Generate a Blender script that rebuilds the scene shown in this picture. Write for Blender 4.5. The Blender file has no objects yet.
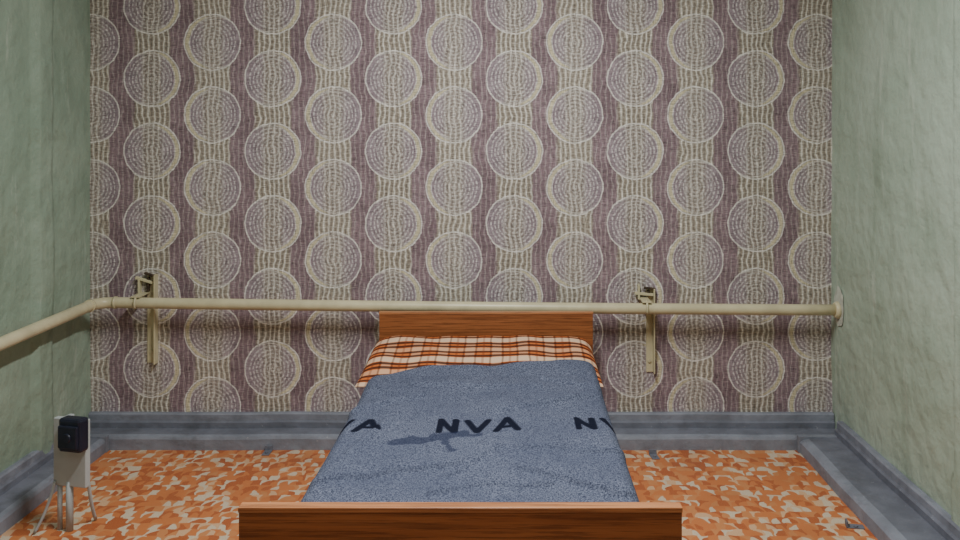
import bpy, bmesh, math, random
from mathutils import Vector, Matrix, noise
random.seed(4)
F=907.0; H=1.37; YW=4.0; XL=-1.848; XR=1.42; YF=-1.3; ZC=2.55
def lin(c):
    o=[]
    for v in c:
        v=v/255.0
        o.append(v/12.92 if v<=0.04045 else ((v+0.055)/1.055)**2.4)
    return (o[0],o[1],o[2],1.0)
col=bpy.context.scene.collection

# ---------- node expression helper ----------
class S:
    def __init__(s,nt,sock): s.nt=nt; s.k=sock
    def m(s,op,*a):
        n=s.nt.nodes.new('ShaderNodeMath'); n.operation=op
        for i,v in enumerate((s,)+a):
            if isinstance(v,S): s.nt.links.new(v.k,n.inputs[i])
            else: n.inputs[i].default_value=v
        return S(s.nt,n.outputs[0])
    def __add__(s,o): return s.m('ADD',o)
    __radd__=__add__
    def __sub__(s,o): return s.m('SUBTRACT',o)
    def __rsub__(s,o): return (s*-1.0)+o
    def __mul__(s,o): return s.m('MULTIPLY',o)
    __rmul__=__mul__
    def __truediv__(s,o): return s.m('DIVIDE',o)
    def sin(s): return s.m('SINE')
    def abs(s): return s.m('ABSOLUTE')
    def floor(s): return s.m('FLOOR')
    def fract(s): return s.m('FRACT')
    def lt(s,o): return s.m('LESS_THAN',o)
    def gt(s,o): return s.m('GREATER_THAN',o)
    def mod(s,o): return s.m('FLOORED_MODULO',o)
    def clamp(s):
        r=s.m('ADD',0.0); r.k.node.use_clamp=True; return r
def smooth(s,a,b):
    n=s.nt.nodes.new('ShaderNodeMapRange'); n.interpolation_type='SMOOTHSTEP'
    inv = a>b
    lo,hi=(b,a) if inv else (a,b)
    s.nt.links.new(s.k,n.inputs[0]); n.inputs[1].default_value=lo; n.inputs[2].default_value=hi
    n.inputs[3].default_value=1.0 if inv else 0.0; n.inputs[4].default_value=0.0 if inv else 1.0
    return S(s.nt,n.outputs[0])
def mix(nt,f,a,b,mode='MIX'):
    n=nt.nodes.new('ShaderNodeMix'); n.data_type='RGBA'; n.blend_type=mode
    for idx,v in ((0,f),(6,a),(7,b)):
        if isinstance(v,S): nt.links.new(v.k,n.inputs[idx])
        else: n.inputs[idx].default_value=v
    return S(nt,n.outputs[2])
def newmat(name,rough=0.7,spec=0.3):
    m=bpy.data.materials.new(name); m.use_nodes=True; nt=m.node_tree
    b=nt.nodes['Principled BSDF']; b.inputs['Roughness'].default_value=rough
    b.inputs['Specular IOR Level'].default_value=spec
    return m,nt,b
def coords(nt,scale=None):
    t=nt.nodes.new('ShaderNodeTexCoord'); v=t.outputs['Object']
    if scale:
        mp=nt.nodes.new('ShaderNodeMapping'); mp.inputs['Scale'].default_value=scale
        nt.links.new(v,mp.inputs[0]); v=mp.outputs[0]
    return v
def xyz(nt,v):
    s=nt.nodes.new('ShaderNodeSeparateXYZ'); nt.links.new(v,s.inputs[0])
    return [S(nt,o) for o in s.outputs]
def noi(nt,v,scale,detail=3,rough=0.55):
    n=nt.nodes.new('ShaderNodeTexNoise'); n.inputs['Scale'].default_value=scale
    n.inputs['Detail'].default_value=detail; n.inputs['Roughness'].default_value=rough
    nt.links.new(v,n.inputs['Vector']); return S(nt,n.outputs['Fac'])
def comb(nt,x,y,z):
    n=nt.nodes.new('ShaderNodeCombineXYZ')
    for i,v in enumerate((x,y,z)):
        if isinstance(v,S): nt.links.new(v.k,n.inputs[i])
        else: n.inputs[i].default_value=v
    return n.outputs[0]
def bump(nt,b,h,strength,dist):
    n=nt.nodes.new('ShaderNodeBump'); n.inputs['Strength'].default_value=strength
    n.inputs['Distance'].default_value=dist; nt.links.new(h.k,n.inputs['Height'])
    nt.links.new(n.outputs[0],b.inputs['Normal'])
def setc(nt,b,c): nt.links.new(c.k,b.inputs['Base Color'])

def simple(name,c,rough=0.5,var=0.12,sc=25,bs=0.15,spec=0.4,metal=0,big=0.0):
    m,nt,b=newmat(name,rough,spec); v=coords(nt)
    n=noi(nt,v,sc,5)
    c1=lin(c); c0=tuple([x*(1-var*2) for x in c1[:3]]+[1]); c2=tuple([min(1,x*(1+var*1.3)) for x in c1[:3]]+[1])
    cc=mix(nt,smooth(n,0.3,0.7),c0,c2)
    if big>0:
        dirt=smooth(noi(nt,coords(nt,(1,1,2.5)),6,7,0.7),0.52,0.68)
        cc=mix(nt,dirt*big,cc,lin((84,84,88)))
        cc=mix(nt,smooth(noi(nt,v,45,4,0.7),0.66,0.72)*0.6,cc,lin((170,173,178)))
        bump(nt,b,noi(nt,v,7,3)*4.0+noi(nt,v,sc*4,3),0.45,0.006)
    else:
        bump(nt,b,noi(nt,v,sc*4,3),bs,0.002)
    setc(nt,b,cc); b.inputs['Metallic'].default_value=metal
    return m

# ---------- wallpaper ----------
def wallpaper():
    m,nt,b=newmat('wallpaper_circles',0.75,0.2)
    v=coords(nt); x,y,z=xyz(nt,v)
    k=F/YW
    d1=noi(nt,v,9,2)-0.5; d2=noi(nt,coords(nt,(1.1,1,0.9)),40,2)-0.5
    U=x*k+510.0; V=(H-z)*k+130.0
    u=U+d1*1.6+d2*1.6; w=V+(noi(nt,coords(nt,(1,1.3,1)),11,2)-0.5)*1.6+d2*1.6
    PU=60.4; PV=72.6
    q=(u-152.0)/PU+0.5
    c=q.floor(); du=(q-c-0.5)*PU
    odd=c.mod(2.0)
    dv=(((w-6.0)-odd*(PV/2))/PV+0.5)
    row=dv.floor(); dv=(dv-row-0.5)*PV
    r=(du*du+dv*dv).m('SQRT'); th=dv.m('ARCTAN2',du)
    adu=du.abs()
    mauve=smooth(adu+(noi(nt,v,14,2)-0.5)*5.0,15.5,19.5)
    beigeA=lin((160,151,138)); beigeB=lin((150,141,128))
    base=mix(nt,odd,beigeB,beigeA)
    mv=mix(nt,smooth(noi(nt,v,6,2),0.35,0.65),lin((122,102,110)),lin((140,119,127)))
    base=mix(nt,mauve,base,mv)
    wob=(noi(nt,comb(nt,x*5.0,y,z*9.0),1.0,2)-0.5)*9.0+(noi(nt,comb(nt,x*22.0,y,z*22.0),1.0,2)-0.5)*4.0
    pd=((U+wob)/5.03).fract()
    ln=smooth((pd-0.5).abs(),0.20,0.09)
    brk=smooth(noi(nt,comb(nt,x*50.0,y,z*8.0),1.0,2),0.30,0.40)
    hatch=ln*brk*(mauve*(-0.72)+0.92)
    dk=smooth((((U+wob)/5.03+0.5).fract()-0.5).abs(),0.18,0.06)
    base=mix(nt,dk*(1.0-mauve*0.55)*0.55,base,lin((106,94,88)))
    hline=smooth(((V/5.0+noi(nt,comb(nt,x*12.0,y,z*4.0),1.0,1)*2.0).fract()-0.5).abs(),0.18,0.06)
    base=mix(nt,hline*(1.0-mauve*0.8)*0.28,base,lin((202,196,184)))
    base=mix(nt,hatch,base,lin((214,210,200)))
    # circle
    rr=r+(noi(nt,v,26,2)-0.5)*2.2
    inside=smooth(rr,28.4,27.6)
    lil=mix(nt,smooth(noi(nt,v,22,2),0.35,0.65),lin((142,128,136)),lin((160,147,154)))
    core=smooth(adu,13.0,6.0)
    circ=mix(nt,inside*(0.80-core*0.66),base,lil)
    RS=3.55
    ph=(rr/RS).fract(); ring=smooth((ph-0.45).abs(),0.24,0.10)
    ri=(rr/RS).floor()
    dash=((th*(ri*4.0+6.0).floor()+ri*1.3).sin())
    dashm=smooth(dash,-0.70,-0.10)*0.88+0.12
    circ=mix(nt,dashm*ring*inside*smooth(rr,25.5,24.5)*(0.68-core*0.22),circ,lin((216,212,210)))
    gap=smooth((ph-0.45).abs(),0.36,0.47)*inside*smooth(rr,25.5,24.5)
    circ=mix(nt,gap*0.26,circ,lin((114,101,110)))
    # cream moon, alternating side
    sgn=odd*2.0-1.0
    dm=du-sgn*3.0
    r2=(dm*dm+dv*dv).m('SQRT')+(noi(nt,v,26,2)-0.5)*1.8
    side=smooth(du*sgn*-1.0,2.0,12.0)
    cres=smooth(r2,25.9,26.6)*smooth(rr,27.2,26.6)*side
    circ=mix(nt,cres*0.8,circ,lin((210,201,166)))
    outer=smooth((rr-27.9).abs(),0.95,0.40)
    outer2=smooth((r2-25.6).abs(),0.75,0.35)*0.45*smooth(rr,28.0,27.0)
    oo=outer.m('MAXIMUM',outer2)
    circ=mix(nt,oo*0.86,circ,lin((224,220,214)))
    # linen weave
    wv=noi(nt,comb(nt,x*620.0,y,z*30.0),1.0,2); wh=noi(nt,comb(nt,x*30.0,y,z*480.0),1.0,2)
    lw=(wv+wh-1.0)
    fac=(lw*2.4+0.99)
    fac2=fac*(((noi(nt,v,1.5,2)-0.5)*0.2)+1.0)
    cc=nt.nodes.new('ShaderNodeVectorMath'); cc.operation='SCALE'
    nt.links.new(circ.k,cc.inputs[0]); nt.links.new(fac2.k,cc.inputs['Scale'])
    nt.links.new(cc.outputs[0],b.inputs['Base Color'])
    bump(nt,b,lw+outer,0.15,0.001)
    return m

def paint(name,ca,cb,dirty=0.4):
    m,nt,b=newmat(name,0.5,0.3); v=coords(nt)
    n=noi(nt,v,2.2,6,0.6); n2=noi(nt,v,30,6,0.7)
    c=mix(nt,smooth(n,0.3,0.7),lin(ca),lin(cb))
    c=mix(nt,smooth(n2,0.56,0.75)*0.25,c,lin((192,203,188)))
    c=mix(nt,smooth(noi(nt,coords(nt,(1,1,.25)),8,5),0.55,0.75)*dirty,c,lin((112,126,108)))
    c=mix(nt,smooth(noi(nt,coords(nt,(1,1.6,.3)),5,6,0.7),0.58,0.66)*0.35,c,lin((200,208,194)))
    c=mix(nt,smooth(noi(nt,v,3.5,8,0.75),0.58,0.66)*dirty*0.6,c,lin((126,132,112)))
    c=mix(nt,smooth(noi(nt,coords(nt,(1,1.2,1)),16,7,0.8),0.66,0.70)*0.5,c,lin((118,124,108)))
    setc(nt,b,c)
    bump(nt,b,noi(nt,v,12,6,0.6)+noi(nt,v,3,3)*2.0,0.65,0.018)
    return m

def floor_mat():
    m,nt,b=newmat('floor_lino_orange',0.38,0.4); v=coords(nt); x,y,z=xyz(nt,v)
    C=0.035
    xs=x+(noi(nt,v,22,1)-0.5)*0.026; ys=y+(noi(nt,coords(nt,(1.2,.9,1)),21,1)-0.5)*0.026
    gx=xs/C; gy=ys/C*0.72
    gx=gx+gy.floor()*0.37
    ix=gx.floor(); iy=gy.floor(); fx=gx-ix; fy=gy-iy
    def wn(vec):
        n=nt.nodes.new('ShaderNodeTexWhiteNoise'); n.noise_dimensions='3D'; nt.links.new(vec,n.inputs[0]); return S(nt,n.outputs[0])
    o=wn(comb(nt,ix,iy,3.3)).gt(0.5)
    fxx=fx*(1.0-o)+(1.0-fx)*o
    half=((fxx*fxx+fy*fy).m('SQRT')).gt(0.82)
    h=wn(comb(nt,ix,iy,half*7.0+1.5))
    rp=nt.nodes.new('ShaderNodeValToRGB'); rp.color_ramp.interpolation='CONSTANT'
    e=rp.color_ramp.elements; e[0].position=0; e[0].color=lin((204,120,68)); e[1].position=0.32; e[1].color=lin((178,92,50))
    for p,cc in ((0.54,(214,200,176)),(0.71,(206,134,84)),(0.88,(218,178,140))):
        q=e.new(p); q.color=lin(cc)
    nt.links.new(h.k,rp.inputs[0]); c=S(nt,rp.outputs[0])
    c=mix(nt,smooth(noi(nt,v,260,2),0.45,0.6)*0.3,c,lin((206,142,92)))
    c=mix(nt,smooth(noi(nt,v,3,3),0.45,0.75)*0.25,c,lin((120,78,52)))
    setc(nt,b,c); return m

def wood(name,a,bc,dk=(78,42,24)):
    m,nt,b=newmat(name,0.35,0.4)
    v=coords(nt,(1.2,25,25))
    n=noi(nt,v,1.6,5,0.6)
    w=noi(nt,coords(nt,(5,160,160)),1.0,4,0.7)
    w2=noi(nt,coords(nt,(1.5,10,70)),1.0,3,0.6)
    c=mix(nt,smooth(n,0.3,0.7),lin(a),lin(bc))
    c=mix(nt,smooth(w,0.48,0.62)*0.6,c,lin(dk))
    c=mix(nt,smooth(w2,0.52,0.62)*0.4,c,lin(dk))
    setc(nt,b,c); bump(nt,b,w,0.08,0.001); return m

def blanket_mat():
    m,nt,b=newmat('wool_blanket_blue',0.95,0.02); v=coords(nt)
    n=noi(nt,v,210,3,0.75); n2=noi(nt,coords(nt,(1,.3,1)),420,2); n3=noi(nt,v,5,4)
    c=mix(nt,smooth(n*0.6+n2*0.4,0.39,0.61),lin((52,57,74)),lin((118,124,144)))
    c=mix(nt,smooth(n3,0.35,0.7)*0.4,c,lin((70,76,96)))
    at=nt.nodes.new('ShaderNodeAttribute'); at.attribute_name='print'
    p=xyz(nt,at.outputs['Vector'])
    c=mix(nt,p[0]*0.95*(n*0.3+0.85).clamp(),c,lin((16,19,34)))
    c=mix(nt,p[1]*0.66,c,lin((34,40,64)))
    setc(nt,b,c); bump(nt,b,n+n2,0.3,0.003)
    return m

def plaid():
    m,nt,b=newmat('pillow_plaid',0.9,0.15); v=coords(nt); x,y,z=xyz(nt,v)
    x=x+(noi(nt,v,7,2)-0.5)*0.012; y=y+(noi(nt,coords(nt,(1.1,1,1)),6,2)-0.5)*0.014
    def band(t,per,off,wd):
        f=((t+off)/per).fract(); return smooth((f-0.5).abs(),wd/per/2+0.02,wd/per/2-0.01)
    PX=0.105; PY=0.19
    c=mix(nt,0.0,lin((200,108,54)),lin((200,108,54)))
    c=mix(nt,band(x,PX,0.0,0.035)*0.36,c,lin((224,192,160)))
    c=mix(nt,band(y,PY,0.02,0.04)*0.75,c,lin((226,202,174)))
    c=mix(nt,band(y,PY,0.115,0.03)*0.45,c,lin((226,192,158)))
    for off in (0.024,-0.024):
        c=mix(nt,band(x,PX,off,0.006)*0.55,c,lin((56,30,26)))
    for off in (0.055,-0.015,0.085,0.14):
        c=mix(nt,band(y,PY,off,0.016)*0.88,c,lin((44,24,24)))
    c=mix(nt,band(x,PX,0.0525,0.008)*0.4,c,lin((110,52,32)))
    setc(nt,b,c); bump(nt,b,noi(nt,v,300,2),0.2,0.001); return m

M={}
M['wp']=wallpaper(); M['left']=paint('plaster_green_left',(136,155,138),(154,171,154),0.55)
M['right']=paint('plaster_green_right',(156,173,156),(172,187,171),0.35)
M['floor']=floor_mat()
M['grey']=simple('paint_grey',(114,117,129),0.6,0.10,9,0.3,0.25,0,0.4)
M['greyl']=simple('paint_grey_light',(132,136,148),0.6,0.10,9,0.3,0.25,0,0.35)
M['cream']=simple('paint_cream',(204,195,160),0.35,0.06,12,0.15)
M['plaster']=simple('raw_plaster',(196,200,188),0.9,0.1,30,0.5)
M['white']=simple('plastic_white',(176,182,184),0.5,0.04,10,0.05)
M['black']=simple('plastic_dark_blue',(30,34,52),0.4,0.1,20,0.05)
M['dark']=simple('rusty_dark',(74,58,42),0.8,0.3,50,0.5)
M['wood']=wood('veneer_wood',(160,100,60),(138,82,48))
M['woodl']=wood('veneer_edge',(190,130,86),(172,112,72),(120,70,42))
M['woodd']=wood('bed_rail_wood',(60,38,28),(46,30,22),(30,18,12))
M['matt']=simple('mattress_ticking',(120,112,106),0.9,0.1,20,0.2)
M['ceil']=simple('ceiling_white',(205,208,204),0.8,0.04,4,0.2)
M['blk']=blanket_mat(); M['plaid']=plaid()

# ---------- mesh helpers ----------
def add_box(bm,lo,hi,mi=0,bev=0.0,rot=None,pivot=None):
    r=bmesh.ops.create_cube(bm,size=1.0); vs=r['verts']
    c=[(a+b)/2 for a,b in zip(lo,hi)]; s=[b-a for a,b in zip(lo,hi)]
    for v in vs: v.co=Vector((v.co[i]*s[i]+c[i] for i in range(3)))
    if rot is not None:
        p=Vector(pivot if pivot else c)
        for v in vs: v.co=rot@(v.co-p)+p
    fs=set(f for v in vs for f in v.link_faces)
    for f in fs: f.material_index=mi
    if bev>0:
        es=list(set(e for v in vs for e in v.link_edges))
        rr=bmesh.ops.bevel(bm,geom=es,offset=bev,segments=2,affect='EDGES',profile=0.5)
        for f in rr['faces']: f.material_index=mi
def add_tube(bm,pts,rad,mi=0,seg=16,cap=True):
    pts=[Vector(p) for p in pts]; rings=[]; up=None
    for i,p in enumerate(pts):
        if i==0: t=(pts[1]-p)
        elif i==len(pts)-1: t=p-pts[i-1]
        else: t=(pts[i+1]-p).normalized()+(p-pts[i-1]).normalized()
        t.normalize()
        if up is None:
            up=Vector((0,0,1)) if abs(t.z)<0.9 else Vector((0,1,0))
        a=t.cross(up).normalized(); bb=a.cross(t).normalized(); up=bb
        rr=rad[i] if isinstance(rad,(list,tuple)) else rad
        rings.append([bm.verts.new(p+a*math.cos(2*math.pi*j/seg)*rr+bb*math.sin(2*math.pi*j/seg)*rr) for j in range(seg)])
    for i in range(len(rings)-1):
        for j in range(seg):
            f=bm.faces.new((rings[i][j],rings[i][(j+1)%seg],rings[i+1][(j+1)%seg],rings[i+1][j])); f.smooth=True; f.material_index=mi
    if cap:
        for rg in (rings[0],rings[-1]):
            f=bm.faces.new(rg); f.material_index=mi
def finish(bm,name,mats,parent=None,smooth=False):
    bmesh.ops.recalc_face_normals(bm,faces=bm.faces)
    me=bpy.data.meshes.new(name); bm.to_mesh(me); bm.free()
    for mm in mats: me.materials.append(M[mm])
    if smooth:
        for p in me.polygons: p.use_smooth=True
    o=bpy.data.objects.new(name,me); col.objects.link(o)
    if parent: o.parent=parent
    return o
def box_obj(name,lo,hi,mat,parent=None,bev=0.0):
    bm=bmesh.new(); add_box(bm,lo,hi,0,bev); return finish(bm,name,[mat],parent)
def empty(name):
    o=bpy.data.objects.new(name,None); o.empty_display_size=0.2; col.objects.link(o); return o

# ---------- room ----------
T=0.1
box_obj('floor',(XL-T,YF-T,-T),(XR+T,YW+T,0),'floor')
box_obj('ceiling',(XL-T,YF-T,ZC),(XR+T,YW+T,ZC+T),'ceil')
box_obj('wall_back',(XL-T,YW,0),(XR+T,YW+T,ZC),'wp')
box_obj('wall_front',(XL-T,YF-T,0),(XR+T,YF,ZC),'right')
def rough_wall(name,x0,side,mat,steps):
    bm=bmesh.new(); ny=300; nz=100; g=[]
    for i in range(ny+1):
        row=[]
        for j in range(nz+1):
            yy=YF+(YW-YF)*i/ny; zz=ZC*j/nz
            d=0.007*noise.fractal(Vector((yy*3,zz*3,x0)),1.0,2.0,4)
            for (ya,yb,dd) in steps:
                yc=yy+0.014*noise.noise(Vector((zz*2.5,ya*5,1)))
                if ya<yc<yb: d+=dd
            row.append(bm.verts.new((x0+side*(d),yy,zz)))
        g.append(row)
    for i in range(ny):
        for j in range(nz):
            bm.faces.new((g[i][j],g[i+1][j],g[i+1][j+1],g[i][j+1]))
    bx0,bx1=(x0-T,x0-0.02) if side>0 else (x0+0.02,x0+T)
    add_box(bm,(bx0,YF,0),(bx1,YW,ZC))
    o=finish(bm,name,[mat],smooth=True); return o
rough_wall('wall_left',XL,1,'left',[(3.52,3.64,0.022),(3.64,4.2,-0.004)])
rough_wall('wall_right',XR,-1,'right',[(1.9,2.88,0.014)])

# skirting ducts
prof=[(0,0.128),(0.018,0.128),(0.024,0.122),(0.024,0.096),(0.034,0.09),(0.034,0.066),(0.10,0.062),(0.114,0.056),(0.12,0.046),(0.12,0.0),(0,0.0)]
def scale_prof(w):
    return [(d if d<0.05 else 0.034+(d-0.034)*(w-0.034)/(0.12-0.034),z) for d,z in prof]
def duct(fn,w,l0,l1,seed):
    bm=bmesh.new(); p=scale_prof(w); n=len(p); NS=90; rings=[]
    for s in range(NS+1):
        l=l0+(l1-l0)*s/NS
        wz=0.0025*noise.noise(Vector((l*5,seed,0))); wd=0.004*noise.noise(Vector((l*4,seed,5)))
        rings.append([bm.verts.new(fn(d+(wd if d>0 else 0),z+(wz if z>0 else 0),l)) for d,z in p])
    for s in range(NS):
        a,b=rings[s],rings[s+1]
        for i in range(n):
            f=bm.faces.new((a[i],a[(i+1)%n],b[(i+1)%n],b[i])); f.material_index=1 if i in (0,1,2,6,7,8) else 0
    bm.faces.new(rings[0]); bm.faces.new(rings[-1])
    return bm
WL=0.13; WR=0.19; WB=0.12
bm=duct(lambda d,z,l:(l,YW-d,z),WB,XL,XR,1.5)
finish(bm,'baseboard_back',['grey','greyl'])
bm=duct(lambda d,z,l:(XL+d,l,z),WL,YF,YW-WB-0.006,2.5)
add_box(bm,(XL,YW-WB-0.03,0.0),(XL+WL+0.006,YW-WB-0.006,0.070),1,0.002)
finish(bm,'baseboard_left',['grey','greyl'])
bm=duct(lambda d,z,l:(XR-d,l,z),WR,YF,YW-WB-0.006,3.5)
add_box(bm,(XR-WR-0.006,YW-WB-0.035,0.0),(XR-0.03,YW-WB-0.006,0.070),1,0.002)
finish(bm,'baseboard_right',['grey','greyl'])

# floor clips
for i,(cx,cy,ang) in enumerate(((-1.03,3.845,0),(0.605,3.80,0.1),(1.19,3.13,1.4))):
    bm=bmesh.new(); R=Matrix.Rotation(ang,3,'Z')
    add_box(bm,(cx-0.016,cy-0.03,0),(cx+0.016,cy+0.03,0.004),0,0.001,R,(cx,cy,0))
    add_box(bm,(cx-0.016,cy+0.024,0),(cx+0.016,cy+0.03,0.022),0,0.001,R,(cx,cy,0))
    add_tube(bm,[(cx,cy-0.008,0.003),(cx,cy-0.008,0.010)],0.007,0,8)
    finish(bm,'duct_clip' if i==0 else 'duct_clip.%03d'%i,['grey'])

# ---------- pipe ----------
PY=3.9; PX=XL+0.075; ZL=0.628; ZR=0.596; PR=0.0235
bm=bmesh.new()
rb=0.07
pts=[(PX,YF+0.01,0.618),(PX,1.5,0.62),(PX,PY-rb-0.02,ZL)]
for i in range(0,9):
    a=math.pi/2*i/8
    pts.append((PX+rb-rb*math.cos(a),PY-rb+rb*math.sin(a),ZL))
for i in range(1,21):
    t=i/20; pts.append((PX+rb+(XR-0.008-PX-rb)*t,PY,ZL+(ZR-ZL)*t-0.004*math.sin(t*math.pi)))
add_tube(bm,pts,PR,0,24)
def pz(x): return ZL+(ZR-ZL)*(x-PX)/(XR-PX)
add_tube(bm,[(PX+rb+0.0,PY,ZL),(PX+rb+0.012,PY,ZL)],PR+0.003,0,24)
add_tube(bm,[(PX,PY-rb-0.012,ZL),(PX,PY-rb,ZL)],PR+0.003,0,24)
add_tube(bm,[(XR-0.026,PY,ZR),(XR-0.02,PY,ZR),(XR-0.007,PY,ZR)],[0.030,0.034,0.038],0,24)
ring0=[];ctr=bm.verts.new((XR-0.012,PY,ZR+0.015))
for j in range(28):
    a=2*math.pi*j/28; rr=(0.062+0.016*noise.noise(Vector((math.cos(a)*2,math.sin(a)*2,3))))
    ring0.append(bm.verts.new((XR-0.006,PY+rr*0.9*math.cos(a),ZR+0.015+rr*1.35*math.sin(a))))
for j in range(28):
    f=bm.faces.new((ctr,ring0[j],ring0[(j+1)%28])); f.material_index=1
finish(bm,'heating_pipe',['cream','plaster'])

def bracket(name,X,zt,zb,wd,tilt):
    e=empty(name); zp=pz(X); sfx=name[-4:] if '.' in name else ''
    bm=bmesh.new()
    add_box(bm,(X-wd/2,YW-0.006,zb),(X+wd/2,YW-0.0005,zt),0,0.001)
    add_box(bm,(X+wd/2-0.006,YW-0.04,zb),(X+wd/2,YW-0.004,zt),0,0.001)
    add_tube(bm,[(X-0.004,YW-0.012,zb+0.05),(X-0.004,YW-0.004,zb+0.05)],0.008,0,6)
    finish(bm,'mounting_angle'+sfx,['cream'],e)
    bm=bmesh.new()
    add_box(bm,(X-0.05,PY-0.02,zp+PR+0.002),(X-0.012,YW-0.002,zp+PR+0.008),0,0.001)
    add_box(bm,(X-0.056,YW-0.03,zp+PR),(X-0.048,YW-0.002,zp+PR+0.065),0,0.001)
    hp=[]
    for i in range(13):
        a=-0.25*math.pi+1.5*math.pi*i/12
        hp.append((X-0.03,PY-math.cos(a)*(PR+0.006),zp+math.sin(a)*(PR+0.006)))
    add_tube(bm,hp,0.005,0,8)
    finish(bm,'hook'+sfx,['cream'],e)
    bm=bmesh.new()
    R=Matrix.Rotation(tilt,3,'Y')
    add_box(bm,(X-wd/2+0.002,YW-0.022,zp+PR+0.012),(X-wd/2+0.014,YW-0.007,zt-0.01),0,0.003)
    add_box(bm,(X-0.07,YW-0.028,zt-0.03),(X+0.012,YW-0.012,zt-0.018),1,0.002,R)
    add_box(bm,(X-0.03,YW-0.03,zt-0.004),(X+0.02,YW-0.012,zt+0.005),0,0.003,R)
    finish(bm,'wood_plug'+sfx,['dark','cream'],e)
bracket('pipe_bracket',-1.574,0.735,0.345,0.046,0.3)
bracket('pipe_bracket.001',0.617,0.675,0.305,0.034,0.1)

# ---------- bed ----------
BX0,BX1=-0.552,0.35; HT=0.602
XC=-0.099
bed=empty('bed')
def board(name,y0,y1,zlo):
    bm=bmesh.new()
    add_box(bm,(BX0,y0,zlo),(BX1,y1,HT-0.010),0,0.0015)
    add_box(bm,(BX0-0.001,y0-0.002,HT-0.010),(BX1+0.001,y1+0.001,HT),1,0.001)
    for xx in (BX0+0.03,BX1-0.07):
        add_box(bm,(xx,y0+0.001,0),(xx+0.04,y1-0.001,zlo+0.01),0,0.002)
    finish(bm,name,['wood','woodl'],bed)
board('headboard',3.825,3.850,0.16); board('footboard',1.845,1.872,0.16)
bm=bmesh.new()
for xx in (XC-0.414,XC+0.402):
    add_box(bm,(xx,1.872,0.22),(xx+0.012,3.825,0.415),0,0.002)
finish(bm,'side_rails',['woodd'],bed)
bm=bmesh.new()
for i in range(12):
    yy=1.95+i*0.155; add_box(bm,(XC-0.4,yy,0.265),(XC+0.4,yy+0.07,0.28),0,0.001)
finish(bm,'slats',['wood'],bed)
bm=bmesh.new(); add_box(bm,(XC-0.400,1.885,0.28),(XC+0.400,3.82,0.43),0,0.02)
finish(bm,'mattress',['matt'],bed)

# pillow
PXC=-0.112; PHW=0.452; PY0=3.30; PY1=3.822
def edge(t,p=7.0):
    t=max(0.0,min(1.0,t)); return (1-abs(2*t-1)**p)**0.5
def ptop(x,y):
    v=(y-PY0)/(PY1-PY0); u=(x-(PXC-PHW))/(2*PHW)
    if v<=0 or v>=1 or u<=0 or u>=1: return 0.0
    e=edge(v,4.5)*edge(u,16.0)
    return (0.014+0.092*v)*e+0.009*noise.noise(Vector((x*8,y*7,0)))*e
bm=bmesh.new(); nu=110; nv=60; top=[];bot=[]
for i in range(nu+1):
    a=[];b=[]
    for j in range(nv+1):
        u=0.5-0.5*math.cos(math.pi*i/nu); v=0.5-0.5*math.cos(math.pi*j/nv)
        x=PXC-PHW+2*PHW*u; y=PY0+(PY1-PY0)*v
        zt=0.437+ptop(x,y)
        vt=bm.verts.new((x,y,zt)); a.append(vt)
        if i in (0,nu) or j in (0,nv): b.append(vt)
        else: b.append(bm.verts.new((x,y,0.4335)))
    top.append(a);bot.append(b)
for i in range(nu):
    for j in range(nv):
        bm.faces.new((top[i][j],top[i+1][j],top[i+1][j+1],top[i][j+1]))
        try: bm.faces.new((bot[i][j],bot[i][j+1],bot[i+1][j+1],bot[i+1][j]))
        except Exception: pass
finish(bm,'pillow',['plaid'],smooth=True)

# blanket
def segd(p,a,b):
    ax,ay=a;bx,by=b;px,py=p
    dx,dy=bx-ax,by-ay; t=((px-ax)*dx+(py-ay)*dy)/(dx*dx+dy*dy); t=max(0,min(1,t))
    return math.hypot(px-ax-t*dx,py-ay-t*dy)
LH=0.105
letters=[((0.008,0),(0.008,LH)),((0.008,LH),(0.056,0)),((0.056,0),(0.056,LH)),
         ((0.092,LH),(0.125,0)),((0.125,0),(0.158,LH)),
         ((0.184,0),(0.217,LH)),((0.217,LH),(0.250,0)),((0.196,0.034),(0.238,0.034))]
def letter(x,y):
    yb=2.762+0.05*(x+0.1)+0.006*math.sin(x*14)
    yy=y-yb
    if yy<-0.02 or yy>LH+0.02: return 0.0
    xx=((x+0.226)%0.428)
    d=min(segd((xx,yy),a,b) for a,b in letters)
    return max(0,min(1,(0.0115-d)/0.003+0.5))
def stain(x,y):
    n=0.016*noise.fractal(Vector((x*25,y*18,3)),1.0,2.0,3)
    d=1
    for a,b,r in (((-0.31,2.655),(-0.20,2.70),0.024),((-0.22,2.71),(-0.14,2.74),0.026),((-0.20,2.70),(-0.17,2.60),0.014),((-0.33,2.64),(-0.29,2.69),0.022),((-0.18,2.73),(-0.10,2.73),0.014)):
        d=min(d,segd((x,y),a,b)-r)
    return max(0,min(1,(0.0-(d+n))/0.006+0.5))
bm=bmesh.new(); lay=bm.verts.layers.float_color.new('print')
HW=0.424; RC=0.035; drop=0.12
arc=RC*math.pi/2; Ltot=(HW-RC)+arc+drop
NX=350; NYB=440; y0=1.895
def yend(x):
    t=(x-(XC-HW))/(2*HW)
    return 3.325+0.065*min(1,max(0,t*3))**0.7+0.065*t+0.006*math.sin(x*17)
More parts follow.
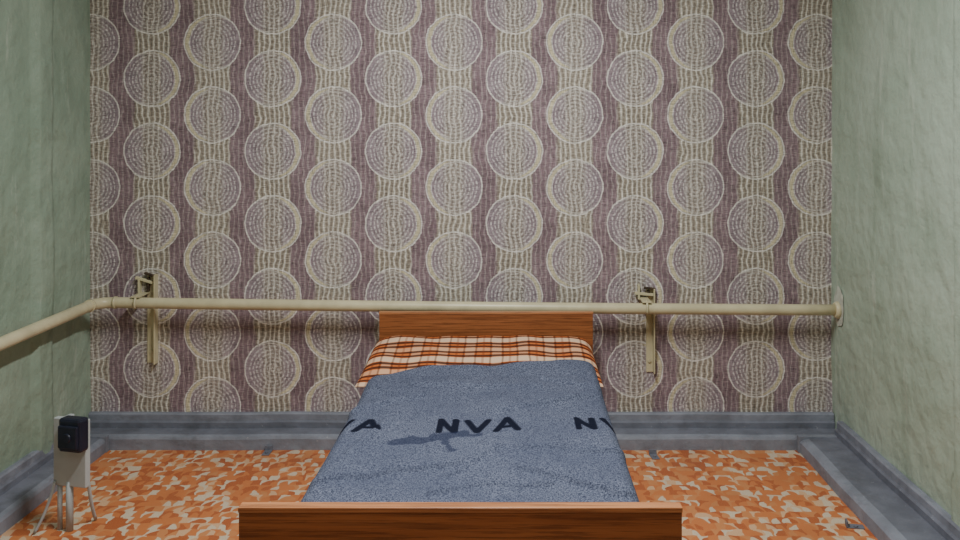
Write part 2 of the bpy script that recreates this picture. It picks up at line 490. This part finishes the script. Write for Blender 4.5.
folds=[((-0.50,2.33),(-0.12,2.50),0.016,0.018),((0.30,2.28),(0.02,2.45),0.015,0.020),((-0.05,2.95),(0.30,3.12),0.014,0.022),
       ((-0.52,2.95),(-0.30,3.10),0.015,0.018),((-0.2,2.30),(0.1,2.34),0.011,0.018),((0.05,2.62),(0.32,2.58),0.014,0.018),((-0.45,2.55),(-0.38,2.85),0.010,0.018),
       ((-0.35,3.22),(0.1,3.20),0.012,0.022),((-0.15,2.40),(-0.02,2.62),0.010,0.018),((0.12,3.28),(0.31,3.20),0.012,0.018),((-0.50,3.22),(-0.38,3.12),0.012,0.018)]
rows=[]
for i in range(NX+1):
    s=-Ltot+2*Ltot*i/NX; a=abs(s); sg=1 if s>=0 else -1
    dr=0
    if a<=HW-RC: lx=a; lz=0
    elif a<=HW-RC+arc:
        th=(a-(HW-RC))/RC; lx=HW-RC+RC*math.sin(th); lz=-RC*(1-math.cos(th))
    else: lx=HW; dr=a-(HW-RC+arc); lz=-RC-dr
    x=XC+sg*lx
    row=[]
    for j in range(NYB+1):
        ye=yend(x); y=y0+(ye-y0)*j/NYB
        n=noise.fractal(Vector((x*3,y*2.2,7)),1.0,2.0,3)*0.014+noise.noise(Vector((x*12,y*5,2)))*0.006
        wx=x+0.03*noise.noise(Vector((x*6,y*6,4))); wy=y+0.03*noise.noise(Vector((x*6,y*6,8)))
        for fa,fb,fh,fw in folds:
            dd=segd((wx,wy),fa,fb)
            if dd<fw*2: n+=fh*math.exp(-(dd/fw*1.6)**2)
        n=max(n,-0.004)
        hp=ptop(x,y)
        lift=0.0
        if y>3.02:
            t=min(1,(y-3.02)/0.3); lift=0.018*t*t*(3-2*t)
        z=0.442+max(hp+0.005,lift)+n*(1 if lz>-0.03 else 0.5)+0.006+lz
        wob=(dr/0.12)*(0.014+0.014*math.sin(y*11+sg*2))*sg
        v=bm.verts.new((x+wob,y,z))
        v[lay]=(letter(XC+s,y) if lz>-0.03 else 0,stain(x,y) if dr==0 else 0,0,1)
        row.append(v)
    rows.append(row)
for i in range(NX):
    for j in range(NYB):
        bm.faces.new((rows[i][j],rows[i+1][j],rows[i+1][j+1],rows[i][j+1]))
bo=finish(bm,'blanket',['blk'],smooth=True)
md=bo.modifiers.new('thick','SOLIDIFY'); md.thickness=0.007; md.offset=0.0

# ---------- outlet post ----------
oe=empty('electrical_outlet_post')
OX=-1.495; OY=3.10
R=Matrix.Rotation(-0.25,3,'Z')
P=(OX,OY,0)
bm=bmesh.new(); add_box(bm,(OX-0.068,OY-0.012,0.155),(OX+0.062,OY+0.012,0.385),0,0.003,R,P)
add_box(bm,(OX-0.068,OY+0.006,0.155),(OX-0.050,OY+0.07,0.375),0,0.002,R,P)
finish(bm,'panel',['white'],oe)
bm=bmesh.new()
add_box(bm,(OX-0.010,OY-0.058,0.288),(OX+0.078,OY-0.012,0.402),0,0.010,R,P)
add_box(bm,(OX-0.004,OY-0.068,0.303),(OX+0.072,OY-0.056,0.380),0,0.005,R,P)
add_tube(bm,[R@Vector((0.034,-0.074,0.341))+Vector(P),R@Vector((0.034,-0.06,0.341))+Vector(P)],[0.014,0.018],0,20)
finish(bm,'socket_box',['black'],oe)
bm=bmesh.new()
add_tube(bm,[(OX-0.01,OY,0.0),(OX-0.01,OY,0.17)],0.012,0,14)
add_tube(bm,[(OX-0.048,OY+0.01,0.0),(OX-0.048,OY+0.01,0.17)],0.008,0,14)
finish(bm,'conduit_legs',['white'],oe)
bm=bmesh.new()
def bez(p0,p1,p2,p3,n=16):
    r=[]
    for i in range(n+1):
        t=i/n; r.append(Vector(p0)*(1-t)**3+3*Vector(p1)*t*(1-t)**2+3*Vector(p2)*t*t*(1-t)+Vector(p3)*t**3)
    return r
add_tube(bm,bez((OX+0.045,OY,0.29),(OX+0.046,OY+0.01,0.2),(OX+0.046,OY+0.02,0.1),(OX+0.042,OY+0.08,0.006)),0.006,0,8)
add_tube(bm,bez((OX-0.06,OY,0.17),(OX-0.07,OY-0.01,0.11),(OX-0.09,OY-0.02,0.05),(OX-0.115,OY-0.03,0.007)),0.005,0,8)
finish(bm,'cables',['white'],oe)

# ---------- lights ----------
def lamp(name,x,y,power,sx,sy):
    e=empty(name); sfx=name[-4:] if '.' in name else ''
    box_obj('housing'+sfx,(x-sx/2-0.03,y-sy/2-0.03,ZC-0.05),(x+sx/2+0.03,y+sy/2+0.03,ZC),'ceil',e,0.005)
    ld=bpy.data.lights.new(name+'_tube','AREA'); ld.shape='RECTANGLE'; ld.size=sx; ld.size_y=sy
    ld.energy=power; ld.color=(0.99,1.0,0.98)
    lo=bpy.data.objects.new('tube'+sfx,ld); lo.location=(x,y,ZC-0.056); col.objects.link(lo); lo.parent=e
lamp('ceiling_lamp',-0.1,2.3,64,0.10,1.0)
lamp('ceiling_lamp.001',-0.1,0.2,12,0.10,1.2)  # second lamp and its housing, added as fill to even out the light
w=bpy.data.worlds.new('world'); bpy.context.scene.world=w; w.use_nodes=True
w.node_tree.nodes['Background'].inputs[0].default_value=(0.5,0.5,0.5,1)

cd=bpy.data.cameras.new('camera'); cd.sensor_width=36; cd.lens=36*F/960
cd.shift_x=-30/960; cd.shift_y=-140/960; cd.clip_start=0.05
co=bpy.data.objects.new('camera',cd); co.location=(0,0,H); co.rotation_euler=(math.pi/2,0,0)
col.objects.link(co); bpy.context.scene.camera=co
